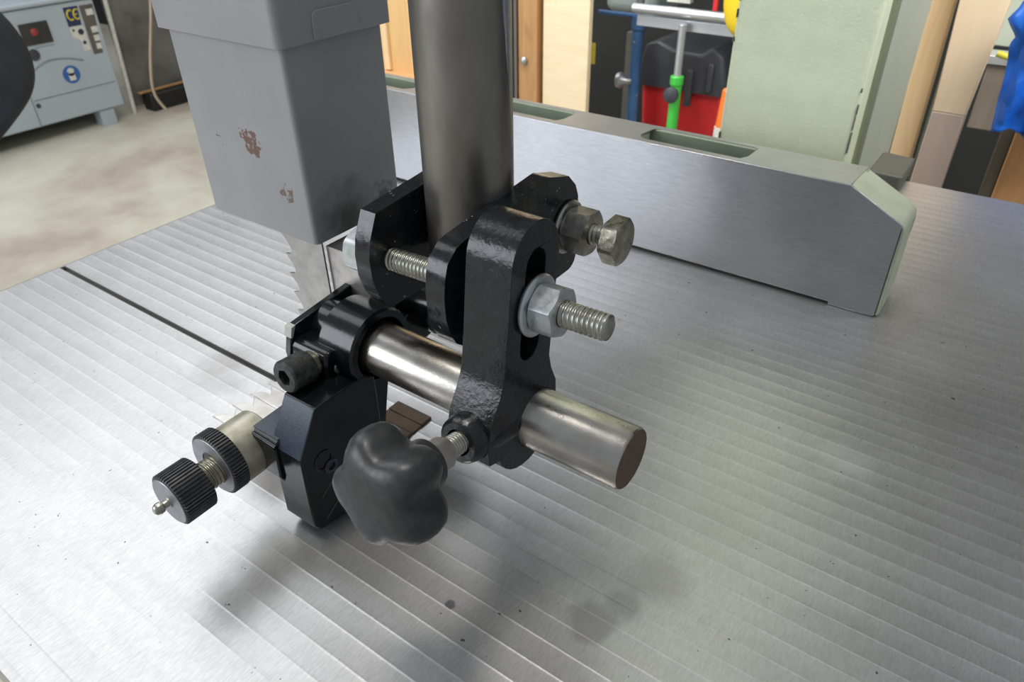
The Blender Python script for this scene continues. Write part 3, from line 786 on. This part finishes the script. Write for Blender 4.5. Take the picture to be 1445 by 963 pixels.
# ================================================================ TIMBERS AT RIGHT
def plank(label, m, pts, y0, y1, zb=-900, zt=700, name='timber_plank', group=None, m2=None, lean=0.0):
    t = thing(name, label, 'timber', ((pts[0]+pts[1])/2, (y0+y1)/2, zb), group)
    bm = BM()
    v = []
    for z_ in (zb, zt):
        k = lean*(z_-0)/1000
        v += [(pts[0]+k, y0, z_), (pts[1]+k*1.0, y0, z_), (pts[1]+k, y1, z_), (pts[0]+k, y1, z_)]
    _fb(bm, None, v, [(0, 1, 2, 3), (4, 7, 6, 5), (0, 4, 5, 1), (1, 5, 6, 2), (2, 6, 7, 3), (3, 7, 4, 0)])
    obj('board', bm, m, t, bevel=2); return t
plank('narrow yellow pine stud standing beside the green column', 'pine', (-195, -160), 1440, 1470, zt=300, lean=-15)
bm = BM(); box(bm, -154, -150.5, 1475, 1495, -900, 300)
tag(obj('green_strip', bm, 'green_dark', bevel=1), 'thin dark green strip between the two pine planks', 'strip')
t = thing('timber_plank', 'wide pale pink pine plank with a grey stained foot', 'timber', (-117, 1425, -900))
for (za, zb, k0_, k1_, m__, nm) in ((-57, 300, 0, 18, 'pine_pink', 'board'), (-900, -57, 0, 0, 'pine_old', 'stained_foot')):
    bm = BM(); x0_, x1_ = -142, -93
    v = [(x0_, 1400, za), (x1_, 1400, za), (x1_, 1436, za), (x0_, 1436, za), (x0_-k1_*1.1, 1400, zb), (x1_+k1_, 1400, zb), (x1_+k1_, 1436, zb), (x0_-k1_*1.1, 1436, zb)]
    _fb(bm, None, v, [(3, 2, 1, 0), (4, 5, 6, 7), (0, 1, 5, 4), (1, 2, 6, 5), (2, 3, 7, 6), (3, 0, 4, 7)])
    obj(nm, bm, m__, t, bevel=1.5)
plank('cut orange pine board at the right edge of the picture', 'pine_end', (-16, 60), 1400, 1440, zt=-66, lean=0)
plank('dark grey weathered stud beside the orange board', 'wood_grey', (-36, -17), 1405, 1460, zt=-66, lean=0)
bm = BM(); box(bm, -110, 60, 1800, 1850, -190, -60)
tag(obj('timber_rail', bm, 'wood_grey', bevel=2), 'brown horizontal timber rail behind the blue sheet', 'timber')
bm = BM(); box(bm, -150, 90, 1900, 1950, -45, 300)
tag(obj('grey_panel', bm, 'recess', bevel=2), 'plain grey panel behind the blue sheet and cable', 'panel')
bm = BM(); box(bm, -120, 80, 1790, 1850, -58, -42)
tag(obj('metal_shelf_edge', bm, 'silver', bevel=1), 'pale metal shelf edge under the yellow cable', 'shelf')
bm = BM(); pipe(bm, smooth_pts([(-95, 1700, -18), (-70, 1700, -22), (-45, 1700, -10), (-25, 1700, 15), (-10, 1700, 60)]), 6, 12)
tag(obj('yellow_cable', bm, 'cable_yellow'), 'yellow cable curving beside the wide pine plank', 'cable')
# blue sheet
bm = BM()
nu, nv = 26, 30; vv = []
for i in range(nv+1):
    z_ = 160-(214*i/nv)
    prof_ = [(160, -60), (118, -66), (102, -75), (92, -64), (82, -57), (70, -62), (10, -53), (-30, -48), (-55, -45), (-90, -44)]
    xl = -60
    for (za, xa), (zb, xb) in zip(prof_, prof_[1:]):
        if zb <= z_ <= za: xl = xa+(xb-xa)*(za-z_)/(za-zb)
    z_ = 160-(214*i/nv)
    row = []
    for j in range(nu+1):
        u = j/nu; x_ = xl+(110-xl)*u
        if i == nv: x_ += 0
        y_ = 1330+10*math.sin(u*19+i*0.13)+6*math.sin(u*43+i*0.3)+4*math.sin(i*0.5)
        zz = z_+(6*math.sin(u*14) if i == nv else 0)
        row.append(bm.verts.new((x_, y_, zz)))
    vv.append(row)
for i in range(nv):
    for j in range(nu): bm.faces.new((vv[i][j], vv[i][j+1], vv[i+1][j+1], vv[i+1][j]))
o = obj('blue_sheet', bm, 'blue_cloth', smooth=80); m_ = o.modifiers.new('thick', 'SOLIDIFY'); m_.thickness = 0.003
tag(o, 'crumpled bright blue plastic sheet hanging at the right edge', 'sheet')

# ================================================================ BACKGROUND CENTRE
plank('golden plywood panel between the guard and the post', 'ply', (-1760, -1530), 1700, 1720, zb=-900, zt=700, name='plywood_panel')
bm = BM(); box(bm, -1700, -1678, 1690, 1700, -262, 700)
tag(obj('cover_batten', bm, 'pine', bevel=1), 'narrow pale batten fixed on the golden plywood', 'timber')
bm = BM(); box(bm, -1760, -1480, 1640, 1700, -285, -266)
tag(obj('timber_ledge', bm, 'pine_end', bevel=1), 'thin orange timber ledge below the golden plywood', 'timber')
plank('dark brown stud right of the round post', 'wood_grey', (-1216, -1206), 1705, 1745, name='timber_stud')
plank('orange brown pine stud with a bolt, right of the round post', 'pine_orange', (-1190, -1130), 1690, 1760, name='timber_stud')
bm = BM(); lathe(bm, (-1170, 1688, -168), (0, -1, 0), [(0, 10), (4, 10), (8, 6), (10, 2)], 20)
tag(obj('coach_bolt', bm, 'knurl_face'), 'round grey bolt head on the orange brown stud', 'bolt')
plank('pale pine plywood board with knots beside the dark bay', 'pine_pale', (-1118, -980), 1700, 1718, name='plywood_panel')
bm = BM(); box(bm, -1275, -1085, 2300, 2600, -150, 190)
tag(obj('storage_tub', bm, 'teal_box', bevel=30, bseg=4), 'blurred grey green tub high in the dark bay', 'tub')
bm = BM(); box(bm, -1085, -1050, 2110, 2150, -900, -160)
tag(obj('rack_upright', bm, 'darkgrey', bevel=2), 'dark rack upright between the pale plywood and the blue pipe', 'rack')
bm = BM(); box(bm, -1058, -1046, 1850, 1856, -195, -140)
tag(obj('yellow_tag', bm, 'yellow', bevel=1), 'small yellow tag beside the pale plywood board', 'tag')
# blue pipe stand
ps = thing('pipe_stand', 'chipped blue steel pipe stand with cross pipe and clamp knob', 'stand', (-943, 1900, -900))
bm = BM(); cyl(bm, (-943, 1900, -900), (0, 0, 1), 832, 15.5, 24, 1); obj('pipe', bm, 'blue_pipe', ps)
bm = BM(); cyl(bm, (-943, 1900, -70), (0, 0, 1), 170, 11, 24, 1); obj('inner_tube', bm, 'silver', ps)
bm = BM(); cyl(bm, (-1060, 1890, -66), (1, 0, 0), 330, 6, 16, 1); obj('cross_pipe', bm, 'blue_pipe', ps)
bm = BM(); lathe(bm, (-990, 1885, -236), (1, 0, 0), [(0, 8), (3, 20), (14, 22), (18, 14), (30, 7), (46, 7)], 24); obj('clamp_knob', bm, 'knurl_face', ps)
bm = BM(); tube_ring(bm, (-943, 1900, -100), (0, 0, 1), 34, 19, 15.6, 24, 1); obj('collar', bm, 'blue_pipe', ps)
for a_ in (0, 120, 240):
    bm = BM(); pipe(bm, [(-943, 1900, -640), (-943+150*math.cos(math.radians(a_+20)), 1900+150*math.sin(math.radians(a_+20)), -890)], 10, 12); obj('foot', bm, 'blue_pipe', ps)
# bench frame of silver tubes
fr = thing('tube_frame', 'silver tube and flat rail frame above the red bin', 'frame', (-760, 1810, -900))
bm = BM(); cyl(bm, (-912, 1800, -28), (1, 0, 0), 420, 11, 24, 1); obj('round_tube', bm, 'silver', fr)
bm = BM(); box(bm, -905, -480, 1810, 1830, -72, -46); obj('flat_rail', bm, 'silver', fr, bevel=1.5)
bm = BM(); box(bm, -505, -480, 1810, 1835, -900, -46); obj('leg', bm, 'silver', fr, bevel=1.5)
bm = BM(); box(bm, -560, -537, 1880, 1905, -900, -46); obj('leg', bm, 'silver', fr, bevel=1.5)
bm = BM(); box(bm, -930, -810, 1840, 2000, 2, 90)
tag(obj('blue_case', bm, 'blue_pipe', bevel=4), 'dark blue case resting above the silver tube frame', 'case')
bm = BM(); box(bm, -830, -768, 1815, 1835, -10, 70)
tag(obj('white_card', bm, 'white', bevel=1), 'cream card standing on the silver tube frame', 'card')
bm = BM(); box(bm, -925, -500, 2030, 2230, -15, -2)
tag(obj('shelf_board', bm, 'wood_grey', bevel=1), 'dark shelf board behind the silver tubes', 'shelf')
# support pole green/silver
gp = thing('support_pole', 'silver and lime green telescopic pole in front of the red bin', 'pole', (-769, 1790, -900))
bm = BM(); cyl(bm, (-769, 1790, -900), (0, 0, 1), 712, 14, 24, 1); obj('lower_tube', bm, 'lime', gp, label='lime green lower tube')
bm = BM(); cyl(bm, (-769, 1790, -188), (0, 0, 1), 136, 9.5, 24, 1); obj('upper_tube', bm, 'silver', gp, label='silver upper tube')
bm = BM(); cyl(bm, (-769, 1790, -196), (0, 0, 1), 22, 17, 24, 2); obj('collar', bm, 'lime', gp)
bm = BM(); lathe(bm, (-772, 1778, -218), (0, -1, 0), [(0, 12), (3, 19), (12, 20), (16, 14)], 20); obj('twist_knob', bm, 'lid', gp)
# red bin
bn = thing('red_bin', 'red bin with a dark grey lid under the silver tubes', 'bin', (-935, 2330, -900))
bm = BM()
def taper(bm, x0, x1, y0, y1, z0, z1, ins):
    v = [(x0+ins, y0+ins, z0), (x1-ins, y0+ins, z0), (x1-ins, y1-ins, z0), (x0+ins, y1-ins, z0), (x0, y0, z1), (x1, y0, z1), (x1, y1, z1), (x0, y1, z1)]
    _fb(bm, None, v, [(3, 2, 1, 0), (4, 5, 6, 7), (0, 1, 5, 4), (1, 2, 6, 5), (2, 3, 7, 6), (3, 0, 4, 7)])
taper(bm, -1066, -790, 2200, 2460, -900, -322, 26); obj('tub', bm, 'red', bn, bevel=14, bseg=4)
bm = BM(); prism(bm, [(-1076, -330), (-786, -330), (-782, -300), (-800, -215), (-840, -190), (-870, -215), (-960, -210), (-1010, -190), (-1056, -205), (-1080, -290)], 'y', 2185, 2470)
obj('lid', bm, 'lid', bn, bevel=10, bseg=3)
bm = BM(); box(bm, -905, -885, 2170, 2190, -370, -260); obj('lid_clip', bm, 'lid', bn, bevel=4)
bm = BM(); box(bm, -840, -822, 2172, 2186, -320, -235); obj('lid_clip', bm, 'lid', bn, bevel=4)
# orange and white marker
mk = thing('marker_post', 'orange and white striped marker post against the green column', 'marker', (-655, 1800, -900))
bm = BM(); lathe(bm, (-650, 1795, -900), (0.02, 0, 1), [(0, 18), (618, 17)], 24); obj('white_band', bm, 'white', mk, label='white lower band')
bm = BM(); lathe(bm, (-637.6, 1795, -282), (0.02, 0, 1), [(0, 15), (90, 12), (96, 6)], 24); obj('orange_band', bm, 'orange', mk, label='orange upper band')
# yellow rounded object
bm = BM()
rings = []
for i in range(13):
    t = i/12; z_ = -58+190*t; r = 44*math.sqrt(max(0.02, 1-(1-min(1, t*2.2))**2))
    rings.append([Vector((-622+r*0.95*math.cos(2*PI*j/28), 1760+r*0.4*math.sin(2*PI*j/28), z_)) for j in range(28)])
loft(bm, rings)
fl = thing('yellow_float', 'bright yellow rounded plastic float hanging beside the green column', 'float', (-640, 1760, -72))
obj('shell', bm, 'yellow_plastic', fl, smooth=70)
bm = BM(); box(bm, -688, -676, 1758, 1764, -10, 118); obj('red_edge', bm, 'red', fl, bevel=2, label='red edge strip')

# ================================================================ MACHINE AT LEFT
mc = thing('cabinet_machine', 'pale grey blue cabinet machine with warning labels standing on feet', 'machine', (-4300, 1300, -900))
MX = -3968
bm = BM(); prism(bm, [(MX, -815), (MX, -300), (MX-14, -286), (MX-40, -250), (MX-60, -150), (MX-700, -150), (MX-700, -815)], 'y', 500, 1990)
obj('cabinet', bm, 'machine', mc, bevel=6)
bm = BM(); box(bm, MX-680, MX+12, 500, 1990, -292, -272); obj('top_lip', bm, 'machine', mc, bevel=8, bseg=3)
for yy in (1885, 700):
    bm = BM(); box(bm, MX-80, MX-10, yy-34, yy+44, -900, -815); obj('foot', bm, 'machine', mc, bevel=2)
for yy in (1885, 700):
    bm = BM(); box(bm, MX-690, MX-620, yy-34, yy+44, -900, -815); obj('foot', bm, 'machine', mc, bevel=2)
bm = BM(); box(bm, MX-1, MX+1.5, 1560, 1975, -694, -689); obj('panel_seam', bm, 'machine_line', mc, smooth=0)
bm = BM(); box(bm, MX-1, MX+1.5, 1546, 1552, -815, -640); obj('panel_seam', bm, 'machine_line', mc, smooth=0)
bm = BM(); pipe(bm, smooth_pts([(MX+1, 1556, -620), (MX+1, 1600, -565), (MX+1, 1680, -530), (MX+1, 1770, -535), (MX+1, 1850, -560)]), 3.5, 8)
obj('pressed_line', bm, 'machine_line', mc)
bm = BM(); box(bm, MX-1, MX+6, 1608, 1742, -450, -355); dw = obj('display_window', bm, 'window', mc, bevel=2)
bm = BM(); lathe(bm, (MX+6, 1668, -395), (1, 0, 0), [(0, 17), (4, 17), (7, 12)], 24); obj('red_lamp', bm, 'dull_red', dw, label='dull red round lamp')
bm = BM(); lathe(bm, (MX, 1634, -492), (1, 0, 0), [(0, 26), (8, 24), (10, 10)], 24); obj('rotary_switch', bm, 'lid', mc)
bm = BM(); lathe(bm, (MX, 1570, -717), (1, 0, 0), [(0, 11), (5, 10)], 20); obj('lock', bm, 'lid', mc)
bm = BM(); box(bm, MX-1, MX+1.5, 1650, 1740, -466, -462); obj('small_print', bm, 'machine_line', mc, smooth=0)
bm = BM(); prism(bm, [(1834, -402), (1898, -402), (1905, -316), (1834, -316)], 'x', MX-1, MX+1.5); ce = obj('safety_label', bm, 'label_blue', mc, smooth=0, label='navy label with yellow CE mark')
for cy_ in (1862, 1893):
    bm = BM(); pipe(bm, [(MX+2.5, cy_+16*math.cos(math.radians(a))-2, -352+22*math.sin(math.radians(a))) for a in range(60, 301, 20)], 4, 8); obj('letter', bm, 'yellow', ce)
bm = BM(); box(bm, MX+1, MX+3.5, 1876, 1892, -355, -349); obj('letter', bm, 'yellow', ce, smooth=0)
bm = BM(); prism(bm, [(1838, -404), (1905, -404), (1905, -520), (1872, -520), (1872, -470), (1838, -450)], 'x', MX-1, MX+1.5); wl = obj('white_label', bm, 'white', mc, smooth=0)
for (a_, b_, r_) in ((1884, -432, 14), (1850, -420, 6), (1886, -482, 9)):
    bm = BM(); cyl(bm, (MX+1, a_, b_), (1, 0, 0), 2, r_, 20); obj('printed_mark', bm, 'lid', wl, smooth=0)
bm = BM(); prism(bm, [(1913, -545), (1960, -545), (1982, -318), (1913, -318)], 'x', MX-1, MX+1.2); bl = obj('rating_label', bm, 'brown_label', mc, smooth=0)
for k_, z_ in enumerate((-352, -432, -472, -510)):
    bm = BM(); box(bm, MX+1, MX+2.8, 1938, 1974-k_*4, z_-14, z_+14); obj('rating_field', bm, 'white', bl, smooth=0)
bm = BM(); cyl(bm, (MX-1, 1772, -612), (1, 0, 0), 3, 42, 36); sg = obj('round_sign', bm, 'sign_blue', mc, smooth=0, label='round blue mandatory sign with white figure')
bm = BM(); cyl(bm, (MX+1.5, 1772, -600), (1, 0, 0), 2, 19, 24); box(bm, MX+1.5, MX+3.5, 1757, 1787, -640, -606); obj('figure', bm, 'white', sg, smooth=0)
for s_ in (-1, 1):
    bm = BM(); cyl(bm, (MX+3, 1772+s_*20, -602), (1, 0, 0), 2, 7, 16); obj('ear_muff', bm, 'sign_blue', sg, smooth=0)

# dark navy garment at the left edge
ga = thing('hanging_jacket', 'dark navy fabric jacket sleeve hanging at the left edge', 'clothing', (-1600, 600, -100))
bm = BM()
def gp_(px): return px
cs = [(Vector((-1648, 564, 118)), 62, 50), (Vector((-1620, 590, 38)), 64, 52), (Vector((-1602, 580, -12)), 68, 52), (Vector((-1592, 568, -52)), 66, 48), (Vector((-1588, 547, -82)), 52, 40), (Vector((-1576, 517, -116)), 30, 24), (Vector((-1568, 500, -140)), 8, 6)]
rings = []
ax1 = Vector((0.3, 0.95, 0)).normalized(); ax2 = Vector((0.95, -0.3, 0)).normalized()
for i, (c, ra, rb) in enumerate(cs):
    rings.append([c+ax1*ra*math.cos(2*PI*j/28)*(1+0.06*math.sin(3*j+i))+ax2*rb*math.sin(2*PI*j/28)*(1+0.08*math.sin(5*j+2*i)) for j in range(28)])
loft(bm, rings)
o = obj('sleeve', bm, 'navy_cloth', ga, smooth=80); s_ = o.modifiers.new('sub', 'SUBSURF'); s_.levels = 1; s_.render_levels = 2

# ================================================================ BEHIND THE GUARD
HOSE = [(-2530, 1484, 300), (-2464, 1446, 45), (-2415, 1388, -102), (-2378, 1316, -250), (-2352, 1284, -337), (-2320, 1292, -392)]
bm = BM(); prism(bm, [(2105, -880), (2900, -880), (2900, 400), (2105, 400)], 'x', -4120, -4100)
tag(obj('sheet_metal_panel', bm, 'grey_sheet', bevel=2), 'mottled dark grey sheet metal panel behind the hanging hose', 'panel')
bm = BM(); box(bm, -4080, -3985, 2150, 3100, -900, -806)
tag(obj('floor_rail', bm, 'black_rail', bevel=8), 'black rail lying on the floor below the grey panel', 'rail')
bm = BM(); box(bm, -4060, -4030, 2120, 3100, -804, -798)
tag(obj('copper_strip', bm, 'pine_orange', bevel=1), 'thin orange brown strip along the top of the black rail', 'strip')
bm = BM(); pipe(bm, smooth_pts(HOSE, 8), 4.8, 12)
tag(obj('hanging_hose', bm, 'hose'), 'thin tan hose hanging left of the grey guard', 'hose')
bm = BM(); pipe(bm, [(-4060, 2074, -900), (-4060, 2098, -330), (-4060, 2130, 400)], 12, 16)
tag(obj('white_pipe', bm, 'white'), 'upright white pipe at the right side of the grey blue machine', 'pipe')
